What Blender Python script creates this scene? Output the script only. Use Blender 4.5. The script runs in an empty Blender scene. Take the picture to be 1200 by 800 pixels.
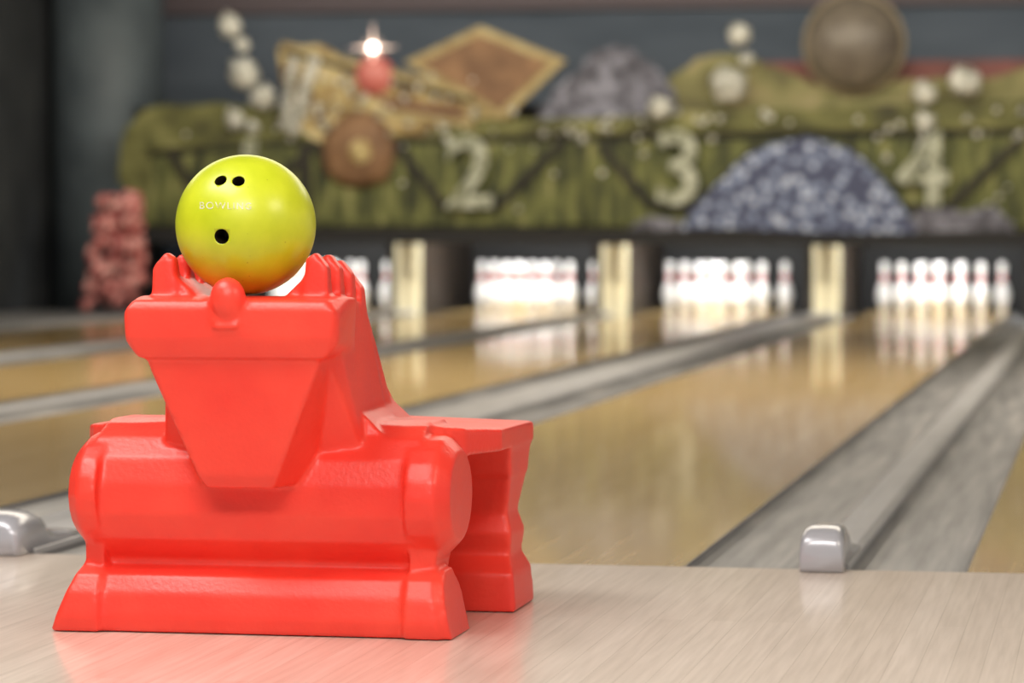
import bpy, bmesh, math, random
from mathutils import Vector, Matrix, noise
random.seed(4)
scene = bpy.context.scene
COL = scene.collection

# ------------------------------------------------------------------ camera
CAM = Vector((0, -5.81, 0.622))
FPX = 3705.0
yaw = math.atan(705 / FPX)
pitch = math.atan(129 / FPX)
cd = bpy.data.cameras.new('camera')
cd.lens = FPX / 1200 * 36
cd.sensor_width = 36
cd.clip_end = 200
cam = bpy.data.objects.new('camera', cd)
COL.objects.link(cam)
cam.location = CAM
cam.rotation_euler = (math.pi / 2 - pitch, 0, yaw)
cd.dof.use_dof = True
cd.dof.focus_distance = 4.85
cd.dof.aperture_fstop = 3.9
scene.camera = cam
scene.view_settings.view_transform = 'Standard'
scene.view_settings.look = 'None'

SY, CY = math.sin(yaw), math.cos(yaw)

# ------------------------------------------------------------------ helpers
def link(o, parent=None):
    COL.objects.link(o)
    if parent is not None:
        o.parent = parent
    return o

def empty(name, loc=(0, 0, 0)):
    e = bpy.data.objects.new(name, None)
    e.location = loc
    e.empty_display_size = 0.1
    return link(e)

def obj_from_bm(name, bm, mats, parent=None, smooth=False):
    bmesh.ops.recalc_face_normals(bm, faces=bm.faces)
    me = bpy.data.meshes.new(name)
    bm.to_mesh(me)
    bm.free()
    for m in (mats if isinstance(mats, (list, tuple)) else [mats]):
        me.materials.append(m)
    if smooth:
        for p in me.polygons:
            p.use_smooth = True
    o = bpy.data.objects.new(name, me)
    return link(o, parent)

def add_box(bm, x0, x1, y0, y1, z0, z1, mi=0):
    vs = [bm.verts.new(p) for p in [(x0, y0, z0), (x1, y0, z0), (x1, y1, z0), (x0, y1, z0),
                                    (x0, y0, z1), (x1, y0, z1), (x1, y1, z1), (x0, y1, z1)]]
    for f in [(0, 3, 2, 1), (4, 5, 6, 7), (0, 1, 5, 4), (1, 2, 6, 5), (2, 3, 7, 6), (3, 0, 4, 7)]:
        fc = bm.faces.new([vs[i] for i in f])
        fc.material_index = mi

def box(name, x0, x1, y0, y1, z0, z1, m, parent=None, bevel=0):
    bm = bmesh.new()
    add_box(bm, x0, x1, y0, y1, z0, z1)
    if bevel:
        bmesh.ops.bevel(bm, geom=bm.edges[:], offset=bevel, segments=3, affect='EDGES', profile=0.5)
    return obj_from_bm(name, bm, m, parent)

def hull(bm, pts):
    vs = [bm.verts.new(p) for p in pts]
    r = bmesh.ops.convex_hull(bm, input=vs)
    junk = [g for g in r['geom_interior'] if isinstance(g, bmesh.types.BMVert)]
    if junk:
        bmesh.ops.delete(bm, geom=list(set(junk)), context='VERTS')

def prism_x(bm, prof, x0, x1, mi=0):
    a = [bm.verts.new((x0, y, z)) for y, z in prof]
    b = [bm.verts.new((x1, y, z)) for y, z in prof]
    n = len(prof)
    fs = [bm.faces.new(a), bm.faces.new(list(reversed(b)))]
    for i in range(n):
        fs.append(bm.faces.new([a[i], b[i], b[(i + 1) % n], a[(i + 1) % n]]))
    for f in fs:
        f.material_index = mi

def prism_y(bm, prof, y0, y1, mi=0):
    a = [bm.verts.new((x, y0, z)) for x, z in prof]
    b = [bm.verts.new((x, y1, z)) for x, z in prof]
    n = len(prof)
    fs = [bm.faces.new(a), bm.faces.new(list(reversed(b)))]
    for i in range(n):
        fs.append(bm.faces.new([a[i], b[i], b[(i + 1) % n], a[(i + 1) % n]]))
    for f in fs:
        f.material_index = mi

# ------------------------------------------------------------------ materials
def new_mat(name):
    m = bpy.data.materials.new(name)
    m.use_nodes = True
    nt = m.node_tree
    return m, nt, nt.nodes['Principled BSDF']

def flat(name, col, rough=0.5, metal=0.0, coat=0.0, emis=None, es=0):
    m, nt, b = new_mat(name)
    b.inputs['Base Color'].default_value = (*col, 1)
    b.inputs['Roughness'].default_value = rough
    b.inputs['Metallic'].default_value = metal
    b.inputs['Coat Weight'].default_value = coat
    if emis:
        b.inputs['Emission Color'].default_value = (*emis, 1)
        b.inputs['Emission Strength'].default_value = es
    return m

def mottled(name, cols, scale=4.0, rough=0.6, stretch=(1, 1, 1), detail=4, coat=0.0, tex='NOISE', bump=0.0, lo=0.3, hi=0.7, metal=0):
    m, nt, b = new_mat(name)
    tc = nt.nodes.new('ShaderNodeTexCoord')
    mp = nt.nodes.new('ShaderNodeMapping')
    mp.inputs['Scale'].default_value = stretch
    nt.links.new(tc.outputs['Object'], mp.inputs['Vector'])
    if tex == 'NOISE':
        n = nt.nodes.new('ShaderNodeTexNoise')
        n.inputs['Scale'].default_value = scale
        n.inputs['Detail'].default_value = detail
        out = n.outputs['Fac']
    else:
        n = nt.nodes.new('ShaderNodeTexVoronoi')
        n.inputs['Scale'].default_value = scale
        out = n.outputs['Distance']
    nt.links.new(mp.outputs['Vector'], n.inputs['Vector'])
    r = nt.nodes.new('ShaderNodeValToRGB')
    k = len(cols)
    r.color_ramp.elements[0].position = lo
    r.color_ramp.elements[0].color = (*cols[0], 1)
    r.color_ramp.elements[1].position = hi
    r.color_ramp.elements[1].color = (*cols[-1], 1)
    for i in range(1, k - 1):
        e = r.color_ramp.elements.new(lo + (hi - lo) * i / (k - 1))
        e.color = (*cols[i], 1)
    nt.links.new(out, r.inputs['Fac'])
    nt.links.new(r.outputs['Color'], b.inputs['Base Color'])
    b.inputs['Roughness'].default_value = rough
    b.inputs['Coat Weight'].default_value = coat
    b.inputs['Metallic'].default_value = metal
    if bump:
        bp = nt.nodes.new('ShaderNodeBump')
        bp.inputs['Strength'].default_value = bump
        bp.inputs['Distance'].default_value = 0.01
        nt.links.new(out, bp.inputs['Height'])
        nt.links.new(bp.outputs['Normal'], b.inputs['Normal'])
    return m

def planks(name, c1, c2, cm, width=0.03, length=1.3, rough=0.2, coat=0.3, grain=0.25, spec=0.5, crough=0.05):
    m, nt, b = new_mat(name)
    tc = nt.nodes.new('ShaderNodeTexCoord')
    mp = nt.nodes.new('ShaderNodeMapping')
    mp.inputs['Rotation'].default_value = (0, 0, math.pi / 2)
    nt.links.new(tc.outputs['Object'], mp.inputs['Vector'])
    br = nt.nodes.new('ShaderNodeTexBrick')
    br.inputs['Scale'].default_value = 1.0
    br.inputs['Brick Width'].default_value = length
    br.inputs['Row Height'].default_value = width
    br.inputs['Mortar Size'].default_value = 0.0006
    br.inputs['Mortar Smooth'].default_value = 0.3
    br.inputs['Color1'].default_value = (*c1, 1)
    br.inputs['Color2'].default_value = (*c2, 1)
    br.inputs['Mortar'].default_value = (*cm, 1)
    nt.links.new(mp.outputs['Vector'], br.inputs['Vector'])
    mp2 = nt.nodes.new('ShaderNodeMapping')
    mp2.inputs['Scale'].default_value = (60, 2.2, 1)
    nt.links.new(tc.outputs['Object'], mp2.inputs['Vector'])
    n = nt.nodes.new('ShaderNodeTexNoise')
    n.inputs['Scale'].default_value = 1.5
    n.inputs['Detail'].default_value = 5
    nt.links.new(mp2.outputs['Vector'], n.inputs['Vector'])
    r = nt.nodes.new('ShaderNodeValToRGB')
    r.color_ramp.elements[0].position = 0.3
    r.color_ramp.elements[0].color = (1 - grain, 1 - grain * 1.1, 1 - grain * 1.2, 1)
    r.color_ramp.elements[1].position = 0.65
    r.color_ramp.elements[1].color = (1, 1, 1, 1)
    nt.links.new(n.outputs['Fac'], r.inputs['Fac'])
    mx = nt.nodes.new('ShaderNodeMix')
    mx.data_type = 'RGBA'
    mx.blend_type = 'MULTIPLY'
    mx.inputs[0].default_value = 1.0
    nt.links.new(br.outputs['Color'], mx.inputs[6])
    nt.links.new(r.outputs['Color'], mx.inputs[7])
    nt.links.new(mx.outputs[2], b.inputs['Base Color'])
    b.inputs['Roughness'].default_value = rough
    b.inputs['Coat Weight'].default_value = coat
    b.inputs['Coat Roughness'].default_value = crough
    b.inputs['Specular IOR Level'].default_value = spec
    return m

M_APP = planks('maple_approach', (0.78, 0.67, 0.58), (0.71, 0.60, 0.51), (0.50, 0.41, 0.33), width=0.045, length=1.6, rough=0.28, coat=0.4, grain=0.2, crough=0.1)
M_LANE = planks('lane_wood', (0.80, 0.58, 0.27), (0.71, 0.49, 0.20), (0.42, 0.28, 0.12), width=0.0272, length=2.4, rough=0.24, coat=0.62, grain=0.16, spec=0.35, crough=0.06)
M_GUT = mottled('gutter_grey', [(0.10, 0.10, 0.105), (0.19, 0.19, 0.195), (0.30, 0.29, 0.285)], scale=2.2, stretch=(16, 0.7, 16), rough=0.42, detail=6)
M_CAP = mottled('capping_grey', [(0.33, 0.33, 0.34), (0.45, 0.45, 0.46)], scale=2, stretch=(8, 1, 8), rough=0.3)
M_CAPEND = flat('cap_end_plastic', (0.42, 0.43, 0.47), 0.25, 0.15, 0.4)
M_BLACK = flat('black_paint', (0.006, 0.006, 0.007), 0.6)
M_EDGE = flat('edge_black', (0.02, 0.018, 0.016), 0.4)
M_CREAM = flat('kickback_cream', (0.85, 0.78, 0.54), 0.5)
M_WOODDK = flat('kickback_wood', (0.035, 0.025, 0.018), 0.5)
M_PIN = flat('pin_white', (0.88, 0.88, 0.88), 0.25, 0, 0.4)
M_PINR = flat('pin_red', (0.60, 0.10, 0.10), 0.25)
M_WALL = mottled('far_wall_paint', [(0.055, 0.065, 0.075), (0.105, 0.118, 0.13)], scale=1.2, stretch=(0.5, 1, 2.2), rough=0.85)
M_WALLL = mottled('left_wall_paint', [(0.012, 0.015, 0.02), (0.05, 0.055, 0.06)], scale=1.3, rough=0.7)
M_COLUMN = mottled('column_paint', [(0.05, 0.065, 0.078), (0.12, 0.15, 0.17)], scale=1.5, rough=0.6)
M_CEIL = flat('ceiling_paint', (0.25, 0.25, 0.25), 0.9)
M_CORNICE = flat('cornice_brown', (0.10, 0.07, 0.065), 0.7)

# ------------------------------------------------------------------ room shell
box('floor', -8.4, 8.0, -9.0, 0.0, -0.25, 0.0, M_APP)
box('floor_lane_bed', -8.4, 8.0, 0.0, 21.0, -0.3, -0.125, M_BLACK)
box('wall_back', -8.4, 8.0, 21.0, 21.15, -0.3, 3.4, M_WALL)
box('wall_left', -8.55, -8.4, -9.0, 21.15, -0.3, 3.4, M_WALLL)
box('ceiling', -8.55, 8.0, -9.0, 21.15, 3.4, 3.5, M_CEIL)
box('trim_1', -8.4, 8.0, 20.9, 21.0, 2.52, 2.70, M_CORNICE)

# ------------------------------------------------------------------ lanes
LC = [-6.22, -4.524, -3.003, -1.308, 0.267, 1.962, 3.48]
HW = 0.53
LEN = 19.2
for c in LC:
    bm = bmesh.new()
    add_box(bm, c - HW + 0.004, c + HW - 0.004, 0.005, LEN, -0.1, 0.0, 0)
    add_box(bm, c - HW, c + HW, 0.0, 0.005, -0.1, -0.0002, 1)
    add_box(bm, c - HW, c - HW + 0.004, 0.005, LEN, -0.1, -0.0005, 1)
    add_box(bm, c + HW - 0.004, c + HW, 0.005, LEN, -0.1, -0.0005, 1)
    obj_from_bm('bowling_lane', bm, [M_LANE, M_EDGE, M_WOODDK])

def gutter_part(bm, x0, x1):
    n = 12
    prof = []
    for i in range(n + 1):
        a = math.pi * i / n
        xx = (x0 + x1) / 2 - math.cos(a) * (x1 - x0) / 2
        zz = -0.004 - math.sin(a) * 0.04
        prof.append((xx, zz))
    prof += [(x1, -0.1), (x0, -0.1)]
    prism_y(bm, prof, 0.0, LEN, 0)

edges = [(LC[0] - HW - 0.50, LC[0] - HW)]
for i in range(len(LC) - 1):
    edges.append((LC[i] + HW, LC[i + 1] - HW))
edges.append((LC[-1] + HW, LC[-1] + HW + 0.5))
GW = 0.214
for k, (a, b_) in enumerate(edges):
    par = empty('gutter_division')
    bm = bmesh.new()
    gutter_part(bm, a, a + GW)
    gutter_part(bm, b_ - GW, b_)
    obj_from_bm('gutter_channels', bm, [M_GUT], par)
    x0, x1 = a + GW, b_ - GW
    bm = bmesh.new()
    prism_y(bm, [(x0, -0.1), (x0, 0.006), (x0 + 0.012, 0.014), ((x0 + x1) / 2, 0.018), (x1 - 0.012, 0.014), (x1, 0.006), (x1, -0.1)], 0.02, LEN)
    obj_from_bm('capping_strip', bm, M_CAP, par)
    # moulded nose piece at the foul line
    bm = bmesh.new()
    w0, w1 = x0 + 0.002, x1 - 0.002
    cxx = (w0 + w1) / 2
    hw = (w1 - w0) / 2
    N = 18
    rings = []
    ys = [(-0.060, 0.040, 0.90), (-0.058, 0.055, 0.94), (-0.050, 0.068, 0.98), (-0.035, 0.077, 1.0), (0.0, 0.081, 1.0), (0.06, 0.079, 1.0), (0.1, 0.068, 1.0), (0.12, 0.046, 1.0), (0.16, 0.036, 1.0), (0.25, 0.026, 1.0), (0.32, 0.018, 1.0)]
    for (y, h, s) in ys:
        ring = []
        for i in range(N + 1):
            a_ = math.pi * i / N
            ex = 0.42
            ca, sa = math.cos(a_), math.sin(a_)
            xx = cxx - math.copysign(abs(ca) ** ex, ca) * hw * s
            zz = 0.0015 + (abs(sa) ** ex) * h
            ring.append(bm.verts.new((xx, y, zz)))
        rings.append(ring)
    for r0, r1 in zip(rings, rings[1:]):
        for i in range(N):
            bm.faces.new([r0[i], r0[i + 1], r1[i + 1], r1[i]])
        bm.faces.new([r0[-1], r0[0], r1[0], r1[-1]])
    bm.faces.new(rings[0]); bm.faces.new(list(reversed(rings[-1])))
    obj_from_bm('capping_nose', bm, M_CAPEND, par, smooth=True)
    km = (a + b_) / 2
    bm = bmesh.new()
    add_box(bm, km - 0.12, km + 0.15, 17.95, 19.9, -0.1, 0.75, 1)
    pr = [(km + 0.04 + 0.1 * math.cos(t), 17.95 - 0.06 * math.sin(t)) for t in [math.pi * i / 12 for i in range(13)]]
    va = [bm.verts.new((x, y, -0.04)) for x, y in pr]; vb = [bm.verts.new((x, y, 0.62)) for x, y in pr]
    for i in range(12):
        bm.faces.new([va[i], va[i + 1], vb[i + 1], vb[i]])
    bm.faces.new(va); bm.faces.new(vb)
    obj_from_bm('kickback_panel', bm, [M_CREAM, M_WOODDK], par)
box('left_walkway', -8.38, LC[0] - HW - 0.51, 0.01, 17.9, -0.12, -0.002, M_GUT)
box('pit_curtain', -7.6, 5.2, 19.95, 20.0, -0.12, 1.6, M_BLACK)
box('pinsetter_hood', -7.6, 5.2, 18.2, 19.94, 0.95, 1.6, M_BLACK)

# ------------------------------------------------------------------ pins
PROF = [(0, 0.0), (0.0258, 0.0), (0.029, 0.004), (0.036, 0.035), (0.0455, 0.060), (0.0565, 0.090), (0.0605, 0.114), (0.058, 0.145),
        (0.049, 0.180), (0.038, 0.205), (0.0285, 0.228), (0.0245, 0.248), (0.0232, 0.262), (0.0245, 0.285), (0.029, 0.315), (0.0323, 0.343), (0.030, 0.362), (0.021, 0.376), (0.010, 0.3805), (0, 0.381)]
def add_pin(bm, x, y):
    S = 20
    prev = None
    for j, (r, z) in enumerate(PROF):
        if r == 0:
            ring = [bm.verts.new((x, y, z + 0.001))]
        else:
            ring = [bm.verts.new((x + r * math.cos(2 * math.pi * i / S), y + r * math.sin(2 * math.pi * i / S), z + 0.001)) for i in range(S)]
        if prev:
            for i in range(S):
                if len(prev) == 1:
                    f = bm.faces.new([prev[0], ring[(i + 1) % S], ring[i]])
                elif len(ring) == 1:
                    f = bm.faces.new([prev[i], prev[(i + 1) % S], ring[0]])
                else:
                    f = bm.faces.new([prev[i], prev[(i + 1) % S], ring[(i + 1) % S], ring[i]])
                zz = (PROF[j - 1][1] + z) / 2
                f.smooth = True
                f.material_index = 1 if (0.232 < zz < 0.247 or 0.266 < zz < 0.276) else 0
        prev = ring
for c in LC:
    bm = bmesh.new()
    for row in range(4):
        for k in range(row + 1):
            add_pin(bm, c + (k - row / 2) * 0.3048, 18.29 + row * 0.264)
    obj_from_bm('bowling_pin_rack', bm, [M_PIN, M_PINR])

# ------------------------------------------------------------------ masking unit (mural over the pins)
MY = 17.7
def mpt(px, py, Y=MY):
    u = (px - 600) / FPX
    t = (Y - CAM.y) / (CY + SY * u)
    return t * (-SY + CY * u), CAM.z - (py - 271) / FPX * t
mask = empty('masking_unit')
M_GREEN = mottled('mural_green', [(0.03, 0.027, 0.010), (0.11, 0.11, 0.03), (0.20, 0.195, 0.065), (0.32, 0.30, 0.13)], scale=3.2, detail=9, rough=0.7, lo=0.3, hi=0.72)
M_GREENV = mottled('mural_green_planks', [(0.012, 0.014, 0.007), (0.06, 0.068, 0.018), (0.14, 0.15, 0.042), (0.26, 0.25, 0.10)], scale=3.4, stretch=(3, 1, 0.8), detail=9, rough=0.7, lo=0.32, hi=0.70)
M_HILL = mottled('mural_hill', [(0.10, 0.09, 0.04), (0.21, 0.20, 0.08), (0.32, 0.27, 0.14)], scale=3.5, detail=8, rough=0.75)
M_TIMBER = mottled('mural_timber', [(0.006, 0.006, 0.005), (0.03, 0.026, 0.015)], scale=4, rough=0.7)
M_TAN = mottled('mural_tan', [(0.07, 0.04, 0.02), (0.28, 0.19, 0.07), (0.48, 0.38, 0.17), (0.65, 0.56, 0.34)], scale=6, detail=9, rough=0.7)
M_TANL = mottled('mural_tan_light', [(0.28, 0.2, 0.08), (0.48, 0.40, 0.2)], scale=7, detail=7, rough=0.7)
M_BROWN = mottled('mural_brown', [(0.11, 0.055, 0.03), (0.30, 0.17, 0.085)], scale=4, detail=7, rough=0.7)
M_ROCK = mottled('mural_rock', [(0.04, 0.04, 0.05), (0.13, 0.13, 0.165), (0.30, 0.31, 0.38)], scale=9, detail=9, rough=0.8)
M_STONE = mottled('mural_blue_pebbles', [(0.66, 0.70, 0.78), (0.24, 0.30, 0.46), (0.05, 0.06, 0.12)], scale=13, tex='VORONOI', rough=0.6, lo=0.1, hi=0.6, bump=0.4)
M_PEARL = mottled('mural_pearl', [(0.25, 0.25, 0.21), (0.75, 0.75, 0.68)], scale=9, rough=0.5)
M_NUM = mottled('mural_number', [(0.11, 0.12, 0.06), (0.48, 0.50, 0.40)], scale=16, rough=0.6, detail=3, lo=0.38, hi=0.62)
M_ORB = mottled('mural_orb', [(0.085, 0.07, 0.055), (0.22, 0.19, 0.15)], scale=4, rough=0.45)
M_ORBR = flat('mural_orb_rim', (0.27, 0.22, 0.14), 0.5)
M_REDB = mottled('mural_red_band', [(0.12, 0.045, 0.04), (0.26, 0.09, 0.08)], scale=3, rough=0.7)
M_LAMP = mottled('mural_red_lamp', [(0.4, 0.07, 0.06), (0.62, 0.2, 0.17)], scale=9, rough=0.4)
M_STAR = flat('star_lamp', (1, 1, 1), 0.4, emis=(1, 0.85, 0.75), es=10)

def poly(name, pts, m, y0=0.0, th=0.03, Y=MY, jitter=0):
    P = [mpt(px, py, Y) for px, py in pts]
    if jitter:
        Q = []
        n = len(P)
        for i in range(n):
            a, b = P[i], P[(i + 1) % n]
            for k in range(4):
                f = k / 4
                Q.append((a[0] + (b[0] - a[0]) * f + random.uniform(-jitter, jitter), a[1] + (b[1] - a[1]) * f + random.uniform(-jitter, jitter)))
        P = Q
    bm = bmesh.new()
    prism_y(bm, P, Y + y0 - th, Y + y0)
    return obj_from_bm(name, bm, m, mask)

def strip(name, pts, w, m, y0=0, th=0.03):
    bm = bmesh.new()
    P = [mpt(*p) for p in pts]
    for a, b in zip(P, P[1:]):
        d = Vector((b[0] - a[0], b[1] - a[1])); d.normalize()
        nx, nz = -d.y * w / 2, d.x * w / 2
        prism_y(bm, [(a[0] + nx, a[1] + nz), (b[0] + nx, b[1] + nz), (b[0] - nx, b[1] - nz), (a[0] - nx, a[1] - nz)], MY + y0 - th, MY + y0)
    return obj_from_bm(name, bm, m, mask)

def orb(name, px, py, rpx, m, y0=-0.03, sq=0.6, rough=0.0):
    x, z = mpt(px, py)
    r = rpx / 154
    bm = bmesh.new()
    bmesh.ops.create_icosphere(bm, subdivisions=3, radius=r)
    for v in bm.verts:
        if rough:
            v.co *= 1 + rough * noise.noise(v.co * 3 / r + Vector((px, py, 0)))
        v.co.y *= sq
    bmesh.ops.translate(bm, verts=bm.verts, vec=(x, MY + y0, z))
    return obj_from_bm(name, bm, m, mask, smooth=True)

poly('backing_board', [(172, 262), (140, 210), (150, 150), (180, 124), (255, 122), (340, 130), (520, 140), (700, 138), (900, 128), (1200, 118), (1900, 112), (1900, 280), (172, 280)], M_GREEN, 0.0, 0.05, jitter=0.012)
poly('lower_planks', [(185, 180), (300, 165), (600, 168), (900, 165), (1900, 150), (1900, 268), (175, 262)], M_GREENV, -0.05, 0.04)
poly('lower_rail', [(172, 266), (1900, 274), (1900, 292), (172, 284)], M_BLACK, 0.0, 0.16)
strip('upper_rail', [(180, 182), (320, 170), (600, 165), (900, 160), (1900, 146)], 0.03, M_TIMBER, -0.08, 0.02)
strip('upper_rail', [(180, 172), (320, 160), (600, 155), (900, 150), (1900, 136)], 0.05, M_GREEN, -0.06, 0.04)
for (a, b, c_, d) in [((205, 178), (245, 242), (300, 242), (372, 172)), ((470, 172), (522, 240), (585, 242), (662, 168)), ((705, 170), (765, 240), (815, 246), (893, 170)),
                      ((990, 170), (1058, 244), (1110, 244), (1200, 160)), ((1240, 165), (1310, 244), (1370, 244), (1450, 160))]:
    strip('truss', [a, b, c_, d], 0.065, M_TIMBER, -0.09, 0.035)
for px in (362, 682, 925, 1225):
    strip('post', [(px, 168), (px, 262)], 0.09, M_TIMBER if px != 682 else M_GREENV, -0.09, 0.03)
poly('dark_notch', [(940, 225), (990, 170), (1050, 244), (1045, 266), (950, 266)], M_TIMBER, -0.085, 0.02)
poly('dark_notch', [(372, 176), (470, 176), (455, 205), (400, 215)], M_TIMBER, -0.085, 0.02)
poly('red_band', [(860, 72), (1900, 62), (1900, 118), (860, 128)], M_REDB, 0.22, 0.03)
poly('hill', [(760, 150), (785, 92), (815, 68), (862, 62), (905, 78), (950, 98), (1010, 102), (1080, 92), (1160, 92), (1230, 70), (1400, 80), (1900, 90), (1900, 150)], M_HILL, 0.08, 0.04, jitter=0.012)
poly('rock', [(620, 150), (650, 105), (680, 78), (705, 56), (735, 55), (765, 78), (790, 110), (800, 150)], M_ROCK, 0.05, 0.05, jitter=0.02)
poly('pebble_arch', [(800, 268), (815, 245), (845, 214), (870, 190), (905, 170), (945, 162), (985, 170), (1018, 192), (1045, 222), (1064, 250), (1075, 272)], M_STONE, -0.12, 0.07, jitter=0.01)
poly('pebbles', [(1060, 262), (1090, 240), (1130, 248), (1165, 240), (1188, 262), (1188, 272), (1060, 272)], M_ROCK, -0.12, 0.05, jitter=0.012)
poly('pebbles', [(740, 268), (760, 255), (800, 258), (810, 270)], M_ROCK, -0.12, 0.05, jitter=0.012)
poly('gable_wall', [(500, 140), (505, 92), (565, 60), (640, 80), (600, 140)], M_TAN, 0.0, 0.06)
poly('roof', [(478, 74), (566, 32), (666, 72), (592, 142)], M_TANL, -0.06, 0.05)
poly('roof_inner', [(497, 76), (567, 43), (646, 75), (590, 129)], M_BROWN, -0.11, 0.02)
poly('building', [(330, 56), (378, 52), (420, 80), (500, 92), (556, 108), (560, 142), (500, 158), (380, 168), (345, 150)], M_TAN, -0.03, 0.08, jitter=0.012)
strip('roof_edge', [(336, 54), (470, 88), (556, 112)], 0.05, M_TANL, -0.11, 0.03)
strip('roof_edge', [(380, 120), (470, 134), (560, 148)], 0.04, M_TANL, -0.11, 0.03)
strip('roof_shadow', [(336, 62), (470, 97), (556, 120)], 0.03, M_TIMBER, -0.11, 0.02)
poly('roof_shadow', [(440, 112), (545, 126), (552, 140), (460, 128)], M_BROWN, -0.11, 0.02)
for k in range(7):
    orb('pearl', 374 - k * 4, 74 + k * 13, 8, M_PEARL, -0.15, rough=0.2)
for k in range(6):
    orb('pearl', 350 - k * 2, 76 + k * 14, 7, M_PEARL, -0.15, rough=0.2)
orb('lamp_dome', 443, 90, 24, M_LAMP, -0.1)
orb('star_lamp_bulb', 443, 58, 5, M_STAR, -0.16)
bm = bmesh.new()
sx, sz = mpt(443, 58)
for k in range(8):
    a = math.pi * k / 4
    L = 0.2 if k % 2 == 0 else 0.1
    d = Vector((math.cos(a), 0, math.sin(a))); p = Vector((-d.z, 0, d.x)) * 0.014
    c0 = Vector((sx, MY - 0.16, sz))
    hull(bm, [tuple(c0 + p), tuple(c0 - p), tuple(c0 + d * L), tuple(c0 + Vector((0, 0.012, 0))), tuple(c0 - Vector((0, 0.012, 0)))])
obj_from_bm('star_lamp_rays', bm, flat('star_rays', (1, .8, .7), .4, emis=(1, 0.7, 0.55), es=1.5), mask)
orb('basket', 425, 176, 44, M_BROWN, -0.10, 0.4, 0.25)
orb('basket_core', 430, 178, 14, M_TAN, -0.21, 0.4)
orb('big_ball', 1000, 52, 55, M_ORB, 0.0, 0.8)
def ring(px, py, R, r, m, y0):
    x, z = mpt(px, py)
    bm = bmesh.new()
    A, B = 40, 8
    R /= 154; r /= 154
    g = [[bm.verts.new((x + (R + r * math.cos(2 * math.pi * j / B)) * math.cos(2 * math.pi * i / A), MY + y0 + r * math.sin(2 * math.pi * j / B), z + (R + r * math.cos(2 * math.pi * j / B)) * math.sin(2 * math.pi * i / A))) for j in range(B)] for i in range(A)]
    for i in range(A):
        for j in range(B):
            bm.faces.new([g[i][j], g[(i + 1) % A][j], g[(i + 1) % A][(j + 1) % B], g[i][(j + 1) % B]])
    obj_from_bm('ball_rim', bm, m, mask, smooth=True)
ring(1000, 52, 56, 3, M_ORBR, 0.0)
for (px, py, r) in [(275, 32, 14), (288, 54, 9), (290, 88, 18), (312, 115, 15), (281, 142, 11), (300, 150, 8), (867, 42, 13), (876, 71, 8), (855, 100, 19), (775, 127, 13), (1083, 110, 13), (1085, 143, 11), (1130, 97, 17), (1086, 172, 10)]:
    orb('bubble', px, py, r, M_PEARL, -0.10, 0.7, 0.5)
bm = bmesh.new()
for k in range(200):
    px = random.uniform(190, 1700); py = random.uniform(128, 165)
    if random.random() < 0.35:
        px = random.uniform(335, 560); py = random.uniform(90, 165)
    elif random.random() < 0.3:
        py = random.uniform(170, 262)
    x, z = mpt(px, py)
    r = random.uniform(0.012, 0.034)
    bmesh.ops.create_icosphere(bm, subdivisions=1, radius=r, matrix=Matrix.Translation((x, MY - 0.115, z)))
obj_from_bm('relief_stones', bm, M_PEARL, mask)
def number(txt, px, py):
    cu = bpy.data.curves.new('lane_number', 'FONT')
    cu.body = txt
    cu.size = 0.76
    cu.extrude = 0.02
    cu.offset = 0.014
    cu.align_x = 'CENTER'; cu.align_y = 'CENTER'
    o = bpy.data.objects.new('lane_number', cu)
    X, Z = mpt(px, py)
    o.location = (X, MY - 0.16, Z)
    o.rotation_euler = (math.pi / 2, 0, 0)
    cu.materials.append(M_NUM)
    link(o, mask)
number('1', 300, 210); number('2', 555, 207); number('3', 798, 202); number('4', 1083, 204); number('5', 1330, 200)

# left side : column, coral-like decoration
bm = bmesh.new()
bmesh.ops.create_cone(bm, cap_ends=True, segments=48, radius1=0.44, radius2=0.44, depth=3.5)
bmesh.ops.translate(bm, verts=bm.verts, vec=(-7.93, 18.55, 1.64))
obj_from_bm('round_column', bm, M_COLUMN, smooth=True)
M_CORAL = mottled('coral_red', [(0.16, 0.04, 0.045), (0.50, 0.14, 0.13), (0.78, 0.50, 0.46)], scale=16, rough=0.8, detail=5, lo=0.35, hi=0.65)
bm = bmesh.new()
for k in range(150):
    h = random.random()
    a = random.uniform(0, 6.28); rr = 0.23 * math.sqrt(random.random()) * (1.15 - 0.45 * h)
    r = random.uniform(0.035, 0.06)
    bmesh.ops.create_icosphere(bm, subdivisions=2, radius=r, matrix=Matrix.Translation((-7.32 + rr * math.cos(a), 16.9 + rr * math.sin(a) * 0.8, 0.05 + h * 0.84)))
o = obj_from_bm('coral_sculpture', bm, M_CORAL, smooth=True)
md = o.modifiers.new('r', 'REMESH'); md.mode = 'VOXEL'; md.voxel_size = 0.018; md.use_smooth_shade = True

# ------------------------------------------------------------------ the red ball ramp
OX, OY = -1.302, -1.12
m, nt, b = new_mat('red_plastic')
tc = nt.nodes.new('ShaderNodeTexCoord')
n = nt.nodes.new('ShaderNodeTexNoise'); n.inputs['Scale'].default_value = 7; n.inputs['Detail'].default_value = 8
nt.links.new(tc.outputs['Object'], n.inputs['Vector'])
r = nt.nodes.new('ShaderNodeValToRGB')
r.color_ramp.elements[0].position = 0.3; r.color_ramp.elements[0].color = (0.86, 0.040, 0.026, 1)
r.color_ramp.elements[1].position = 0.7; r.color_ramp.elements[1].color = (0.95, 0.068, 0.040, 1)
nt.links.new(n.outputs['Fac'], r.inputs['Fac'])
nt.links.new(r.outputs['Color'], b.inputs['Base Color'])
n2 = nt.nodes.new('ShaderNodeTexNoise'); n2.inputs['Scale'].default_value = 140; n2.inputs['Detail'].default_value = 3
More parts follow.
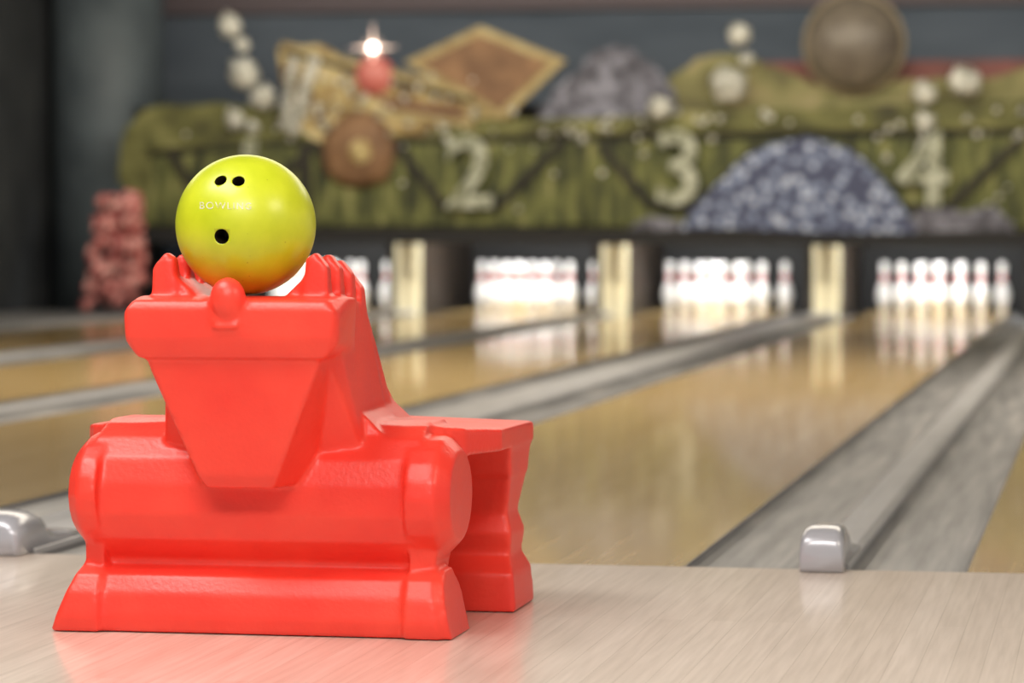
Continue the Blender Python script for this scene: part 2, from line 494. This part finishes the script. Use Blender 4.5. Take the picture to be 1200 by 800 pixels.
nt.links.new(tc.outputs['Object'], n2.inputs['Vector'])
bp = nt.nodes.new('ShaderNodeBump'); bp.inputs['Strength'].default_value = 0.25; bp.inputs['Distance'].default_value = 0.002
nt.links.new(n2.outputs['Fac'], bp.inputs['Height']); nt.links.new(bp.outputs['Normal'], b.inputs['Normal'])
rr_ = nt.nodes.new('ShaderNodeMapRange'); rr_.inputs['To Min'].default_value = 0.30; rr_.inputs['To Max'].default_value = 0.48
nt.links.new(n.outputs['Fac'], rr_.inputs['Value']); nt.links.new(rr_.outputs['Result'], b.inputs['Roughness'])
b.inputs['Specular IOR Level'].default_value = 0.5
b.inputs['Subsurface Weight'].default_value = 0.1
b.inputs['Subsurface Radius'].default_value = (0.03, 0.006, 0.004)
b.inputs['Subsurface Scale'].default_value = 0.4
M_RED = m

bm = bmesh.new()
def bar(x0b, x1b, x0t, x1t, g):
    pts = []
    for (y, z) in [(0 - g, 0), (-0.006 - g, 0.025), (0.0 - g, 0.06), (0.018 - g, 0.088), (0.05, 0.10 + g), (0.10, 0.10 + g), (0.135, 0.07), (0.145, 0.0)]:
        f = z / 0.105
        pts.append((x0b + (x0t - x0b) * f, y, z)); pts.append((x1b + (x1t - x1b) * f, y, z))
    hull(bm, pts)
bar(-0.25, 0.25, -0.25, 0.25, -0.001)
bar(-0.318, -0.242, -0.278, -0.242, 0.010)
bar(0.242, 0.302, 0.242, 0.285, 0.010)
bar(0.296, 0.316, 0.280, 0.296, 0.001)
bar(-0.322, -0.30, -0.280, -0.265, 0.003)
# barrel
pr = [(0.06, 0.07), (0.05, 0.112), (0.014, 0.145), (-0.002, 0.185), (0.0, 0.230), (0.014, 0.270), (0.045, 0.302), (0.085, 0.320), (0.13, 0.326), (0.22, 0.325), (0.22, 0.2), (0.16, 0.07)]
prism_x(bm, pr, -0.26, 0.26)
def wx(z): return 0.138 + max(0, 0.42 - z) * 0.22
for s in (-1, 1):
    e = 0.296 if s < 0 else 0.312
    pts = []
    for i in range(20):
        a = 2 * math.pi * i / 20
        yy = 0.094 + 0.113 * math.cos(a); zz = 0.212 + 0.093 * math.sin(a)
        pts += [(s * 0.244, yy, zz), (s * (e - 0.022), yy, zz)]
        pts.append((s * e, 0.094 + 0.088 * math.cos(a), 0.212 + 0.070 * math.sin(a)))
    hull(bm, pts)
    hull(bm, [(s * x_, y_, z_) for x_, y_, z_ in [(0.244, 0.03, 0.09), (0.244, 0.15, 0.09), (0.28, 0.04, 0.085), (0.28, 0.14, 0.085), (0.244, 0.018, 0.17), (0.244, 0.17, 0.17), (e - 0.02, 0.03, 0.17), (e - 0.02, 0.16, 0.17)]])
    # platform wings
    hull(bm, [(s * x_, y_, z_) for x_, y_, z_ in [(0.11, 0.09, 0.325), (0.11, 0.535, 0.31), (0.11, 0.09, 0.27), (0.11, 0.535, 0.268),
              (0.305, 0.16, 0.312), (0.25, 0.09, 0.320), (0.344, 0.26, 0.306), (0.346, 0.535, 0.303), (0.305, 0.16, 0.268), (0.344, 0.26, 0.27), (0.346, 0.535, 0.27), (0.25, 0.09, 0.27)]])
    # rear leg
    hull(bm, [(s * x_, y_, z_) for x_, y_, z_ in [(0.17, 0.33, 0.28), (0.342, 0.34, 0.28), (0.342, 0.53, 0.28), (0.17, 0.53, 0.28),
              (0.18, 0.37, 0.22), (0.338, 0.37, 0.22), (0.338, 0.525, 0.22), (0.18, 0.52, 0.22)]])
    hull(bm, [(s * x_, y_, z_) for x_, y_, z_ in [(0.18, 0.37, 0.23), (0.338, 0.37, 0.23), (0.338, 0.525, 0.23), (0.18, 0.52, 0.23),
              (0.19, 0.400, 0.155), (0.325, 0.400, 0.155), (0.325, 0.495, 0.155), (0.19, 0.488, 0.155)]])
    hull(bm, [(s * x_, y_, z_) for x_, y_, z_ in [(0.19, 0.40, 0.16), (0.325, 0.40, 0.16), (0.325, 0.495, 0.16), (0.19, 0.49, 0.16),
              (0.185, 0.385, 0.125), (0.335, 0.385, 0.125), (0.335, 0.512, 0.125), (0.185, 0.512, 0.125), (0.19, 0.405, 0.07), (0.328, 0.405, 0.07), (0.328, 0.50, 0.07), (0.19, 0.49, 0.07)]])
    hull(bm, [(s * x_, y_, z_) for x_, y_, z_ in [(0.19, 0.395, 0.09), (0.330, 0.395, 0.09), (0.330, 0.505, 0.09), (0.19, 0.50, 0.09),
              (0.18, 0.36, 0.062), (0.342, 0.362, 0.062), (0.342, 0.53, 0.062), (0.18, 0.53, 0.062),
              (0.175, 0.355, 0.0), (0.347, 0.36, 0.0), (0.347, 0.537, 0.0), (0.175, 0.53, 0.0)]])
    # neck side walls / rails
    o_ = 0.0 if s > 0 else -0.020
    top = [(-0.05, 0.525), (0.06, 0.520), (0.19, 0.508), (0.235, 0.47), (0.29, 0.40), (0.34, 0.345), (0.385, 0.312), (0.53, 0.295)]
    for i in range(len(top) - 1):
        (ya, za), (yb, zb) = top[i], top[i + 1]
        lo_a = 0.25 if ya > 0.02 else 0.42
        hull(bm, [(s * 0.095, ya, za - 0.004), (s * (0.136 + o_), ya, za), (s * 0.095, yb, zb - 0.004), (s * (0.136 + o_), yb, zb),
                  (s * 0.095, ya, lo_a), (s * (wx(lo_a) + o_), ya, lo_a), (s * 0.095, yb, 0.22), (s * (wx(0.25) + o_), yb, 0.25),
                  (s * (wx(za) + o_), ya, za - 0.02), (s * (wx(zb - 0.02) + o_), yb, zb - 0.02)])
    # finger-like crest ribs
    for (yc, zt) in [(-0.045, 0.590), (0.035, 0.588), (0.110, 0.578), (0.175, 0.556)]:
        w = 0.020
        hull(bm, [(s * 0.096, yc - w, 0.49), (s * 0.140, yc - w, 0.49), (s * 0.096, yc + w, 0.49), (s * 0.140, yc + w, 0.49),
                  (s * 0.102, yc - w * .6, zt - 0.010), (s * 0.118, yc - w * .7, zt), (s * 0.102, yc + w * .6, zt - 0.010), (s * 0.118, yc + w * .7, zt), (s * 0.137, yc - w * .8, zt - 0.024), (s * 0.137, yc + w * .8, zt - 0.024)])
    # cradle web beside ball
    hull(bm, [(s * 0.05, -0.06, 0.50), (s * 0.05, 0.07, 0.50), (s * 0.07, -0.05, 0.524), (s * 0.07, 0.06, 0.524), (s * 0.108, -0.055, 0.560), (s * 0.104, 0.19, 0.53), (s * 0.115, -0.055, 0.50), (s * 0.115, 0.19, 0.50)])
rf = [(-0.03, 0.505), (0.08, 0.495), (0.16, 0.455), (0.24, 0.37), (0.32, 0.27), (0.40, 0.17), (0.48, 0.09), (0.56, 0.04), (0.64, 0.015)]
for (ya, za), (yb, zb) in zip(rf, rf[1:]):
    prism_x(bm, [(ya, za), (yb, zb), (yb, max(0.0, zb - 0.09)), (ya, max(0.0, za - 0.12))], -0.11, 0.11)
for s in (-1, 1):
    for (ya, za), (yb, zb) in zip(rf[3:], rf[4:]):
        x0, x1 = sorted((s * 0.098, s * 0.135))
        prism_x(bm, [(ya, min(.3, za + 0.05)), (yb, min(.3, zb + 0.04)), (yb, 0.0 if yb > .45 else max(0, zb - 0.09)), (ya, 0.0 if ya > .45 else max(0, za - 0.09))], x0, x1)
# neck front core
hull(bm, [(x_, y_, z_) for x_, y_, z_ in [(0.136, -0.01, 0.50), (0.138, 0.08, 0.50), (0.138, 0.03, 0.38), (0.17, 0.14, 0.27), (0.155, 0.06, 0.27), (0.145, 0.16, 0.38),
      (-0.118, -0.01, 0.50), (-0.118, 0.08, 0.50), (-0.108, 0.03, 0.38), (-0.125, 0.14, 0.27), (-0.115, 0.06, 0.27), (-0.118, 0.16, 0.38)]])
hull(bm, [(0.145, 0.06, 0.36), (0.145, 0.30, 0.36), (0.20, 0.05, 0.305), (0.20, 0.36, 0.295), (-0.115, 0.06, 0.36), (-0.115, 0.30, 0.36), (-0.15, 0.05, 0.305), (-0.15, 0.36, 0.295)])
# head : brow band
pts = []
for s in (-1, 1):
    k_ = 0.148 if s > 0 else 0.118
    pts += [(s * 0.150, -0.112, 0.518), (s * 0.161, -0.120, 0.505), (s * 0.159, -0.120, 0.462), (s * 0.146, -0.108, 0.430), (s * 0.168, -0.108, 0.495), (s * 0.166, -0.104, 0.455),
            (s * 0.166, 0.01, 0.52), (s * 0.160, 0.0, 0.47), (s * 0.165, -0.03, 0.523), (s * k_, 0.07, 0.515), (s * k_, 0.07, 0.44)]
hull(bm, pts)
# head : tapering muzzle
pts = []
for s in (-1, 1):
    pts += [(s * 0.140, -0.099, 0.45), (s * 0.134, -0.099, 0.425), (s * 0.097, -0.087, 0.335), (s * 0.062, -0.073, 0.25), (s * 0.052, -0.060, 0.230),
            (s * (0.150 if s > 0 else 0.120), 0.03, 0.45), (s * (0.12 if s > 0 else .095), 0.03, 0.33), (s * 0.085, 0.03, 0.235)]
hull(bm, pts)
# knob in front of ball
bmesh.ops.create_icosphere(bm, subdivisions=3, radius=0.0275, matrix=Matrix.Translation((-0.002, -0.115, 0.520)) @ Matrix.Diagonal((1, 0.95, 1.2, 1)))
hull(bm, [(-0.028, -0.12, 0.50), (0.022, -0.12, 0.50), (-0.022, -0.132, 0.474), (0.016, -0.132, 0.474), (-0.02, -0.08, 0.53), (0.014, -0.08, 0.53), (-0.028, -0.08, 0.48), (0.022, -0.08, 0.48)])
ramp = obj_from_bm('ball_ramp', bm, M_RED)
ramp.location = (OX, OY, 0.001)
md = ramp.modifiers.new('remesh', 'REMESH'); md.mode = 'VOXEL'; md.voxel_size = 0.004; md.use_smooth_shade = True
ms = ramp.modifiers.new('smooth', 'SMOOTH'); ms.factor = 0.5; ms.iterations = 9

# ------------------------------------------------------------------ the bowling ball
BR = 0.1075
BC = Vector((OX - 0.006, OY - 0.0, 0.632))
bm = bmesh.new()
bmesh.ops.create_uvsphere(bm, u_segments=96, v_segments=64, radius=BR)
m, nt, b = new_mat('ball_yellow')
tc = nt.nodes.new('ShaderNodeTexCoord')
n = nt.nodes.new('ShaderNodeTexNoise'); n.inputs['Scale'].default_value = 12; n.inputs['Detail'].default_value = 5
nt.links.new(tc.outputs['Object'], n.inputs['Vector'])
r = nt.nodes.new('ShaderNodeValToRGB')
r.color_ramp.elements[0].position = 0.3; r.color_ramp.elements[0].color = (0.46, 0.54, 0.010, 1)
r.color_ramp.elements[1].position = 0.7; r.color_ramp.elements[1].color = (0.63, 0.69, 0.025, 1)
nt.links.new(n.outputs['Fac'], r.inputs['Fac'])
v = nt.nodes.new('ShaderNodeTexVoronoi'); v.inputs['Scale'].default_value = 55
nt.links.new(tc.outputs['Object'], v.inputs['Vector'])
r2 = nt.nodes.new('ShaderNodeValToRGB')
r2.color_ramp.elements[0].position = 0.04; r2.color_ramp.elements[0].color = (0.25, 0.2, 0.02, 1)
r2.color_ramp.elements[1].position = 0.09; r2.color_ramp.elements[1].color = (1, 1, 1, 1)
nt.links.new(v.outputs['Distance'], r2.inputs['Fac'])
mx = nt.nodes.new('ShaderNodeMix'); mx.data_type = 'RGBA'; mx.blend_type = 'MULTIPLY'; mx.inputs[0].default_value = 0.4
nt.links.new(r.outputs['Color'], mx.inputs[6]); nt.links.new(r2.outputs['Color'], mx.inputs[7])
nt.links.new(mx.outputs[2], b.inputs['Base Color'])
b.inputs['Roughness'].default_value = 0.38
b.inputs['Coat Weight'].default_value = 0.2
b.inputs['Coat Roughness'].default_value = 0.2
M_BALL = m
M_HOLE = flat('hole_dark', (0.02, 0.012, 0.004), 0.6)
ball = obj_from_bm('bowling_ball', bm, [M_BALL, M_HOLE], smooth=True)
toC = (CAM - BC).normalized()
RR = Vector((CY, SY, 0)); UU = toC.cross(RR).normalized() * 1.0
if UU.z < 0: UU = -UU
def sdir(a, b_):
    return (RR * a + UU * b_ + toC * math.sqrt(max(0, 1 - a * a - b_ * b_))).normalized()
bmc = bmesh.new()
for (a, b_, rad) in [(-0.33, -0.16, 0.0115), (-0.345, 0.61, 0.0095), (-0.10, 0.61, 0.0095)]:
    d = sdir(a, b_)
    q = d.to_track_quat('Z', 'Y').to_matrix().to_4x4()
    bmesh.ops.create_cone(bmc, cap_ends=True, segments=32, radius1=rad, radius2=rad, depth=0.08, matrix=Matrix.Translation(d * BR) @ q)
cut = obj_from_bm('cutter', bmc, [M_HOLE])
bo = ball.modifiers.new('b', 'BOOLEAN'); bo.object = cut; bo.operation = 'DIFFERENCE'; bo.solver = 'EXACT'
dg = bpy.context.evaluated_depsgraph_get(); dg.update()
me2 = bpy.data.meshes.new_from_object(ball.evaluated_get(dg))
ball.modifiers.clear()
ball.data = me2
bpy.data.objects.remove(cut)
me2.materials.clear(); me2.materials.append(M_BALL); me2.materials.append(M_HOLE)
for p in me2.polygons:
    inside = any(me2.vertices[i].co.length < BR * 0.985 for i in p.vertices)
    p.material_index = 1 if inside else 0
    p.use_smooth = not inside
ball.location = BC
cu = bpy.data.curves.new('lettering', 'FONT'); cu.body = 'BOWLING'; cu.size = 0.0145; cu.align_x = 'CENTER'; cu.align_y = 'CENTER'
cu.space_character = 1.2
to = link(bpy.data.objects.new('tmp', cu))
dg = bpy.context.evaluated_depsgraph_get(); dg.update()
tm = bpy.data.meshes.new_from_object(to.evaluated_get(dg))
bpy.data.objects.remove(to)
bmt = bmesh.new(); bmt.from_mesh(tm)
bmesh.ops.triangulate(bmt, faces=bmt.faces)
bmesh.ops.subdivide_edges(bmt, edges=bmt.edges[:], cuts=1)
for vv in bmt.verts:
    a = -0.27 + vv.co.x / BR; b_ = 0.255 + vv.co.y / BR
    vv.co = sdir(a, b_) * (BR + 0.0004)
lt = obj_from_bm('lettering', bmt, mottled('letter_grey', [(0.5, 0.5, 0.1), (0.72, 0.72, 0.6)], scale=120, rough=0.5, lo=0.35, hi=0.55), ball)

# ------------------------------------------------------------------ lights
def area(name, loc, target, sx, sy, power, col=(1, 1, 1)):
    l = bpy.data.lights.new(name, 'AREA'); l.shape = 'RECTANGLE'; l.size = sx; l.size_y = sy; l.energy = power; l.color = col
    o = bpy.data.objects.new(name, l); link(o)
    o.location = loc
    d = Vector(target) - Vector(loc)
    o.rotation_euler = d.to_track_quat('-Z', 'Y').to_euler()
    return o
area('ceiling_light_approach', (-2.4, -2.0, 3.3), (-1.7, -1.2, 0), 2.6, 1.4, 155, (1, 0.95, 0.9))
area('added_front_key', (-0.6, -5.0, 3.2), (-1.3, -1.1, 0.3), 2.2, 0.6, 115, (1, 0.94, 0.88))  # added key light aimed at the ramp, not a ceiling fixture
area('added_side_light', (2.5, -2.5, 2.8), (-1.3, -1.0, 0.3), 1.5, 1.0, 55, (1, 0.88, 0.72))  # extra side light added to give the ramp directional shading
area('ceiling_light_lanes', (-2.5, 7.0, 3.3), (-2.5, 7.0, 0), 9, 5, 500, (1, 0.90, 0.75))
area('mural_light', (-3.0, 14.3, 3.2), (-3.0, 17.7, 1.1), 10, 0.5, 250, (1, 0.91, 0.76))
area('wall_wash_light', (-3.0, 19.2, 2.9), (-3.0, 21.0, 1.9), 10, 0.3, 60, (0.9, 0.95, 1))
for c in LC:
    area('pin_deck_light', (c, 17.95, 0.85), (c, 18.8, 0.15), 1.0, 0.15, 36, (1, 1, 0.97))
w = bpy.data.worlds.new('world'); scene.world = w; w.use_nodes = True
w.node_tree.nodes['Background'].inputs['Color'].default_value = (1, 0.96, 0.92, 1)
w.node_tree.nodes['Background'].inputs['Strength'].default_value = 0.45
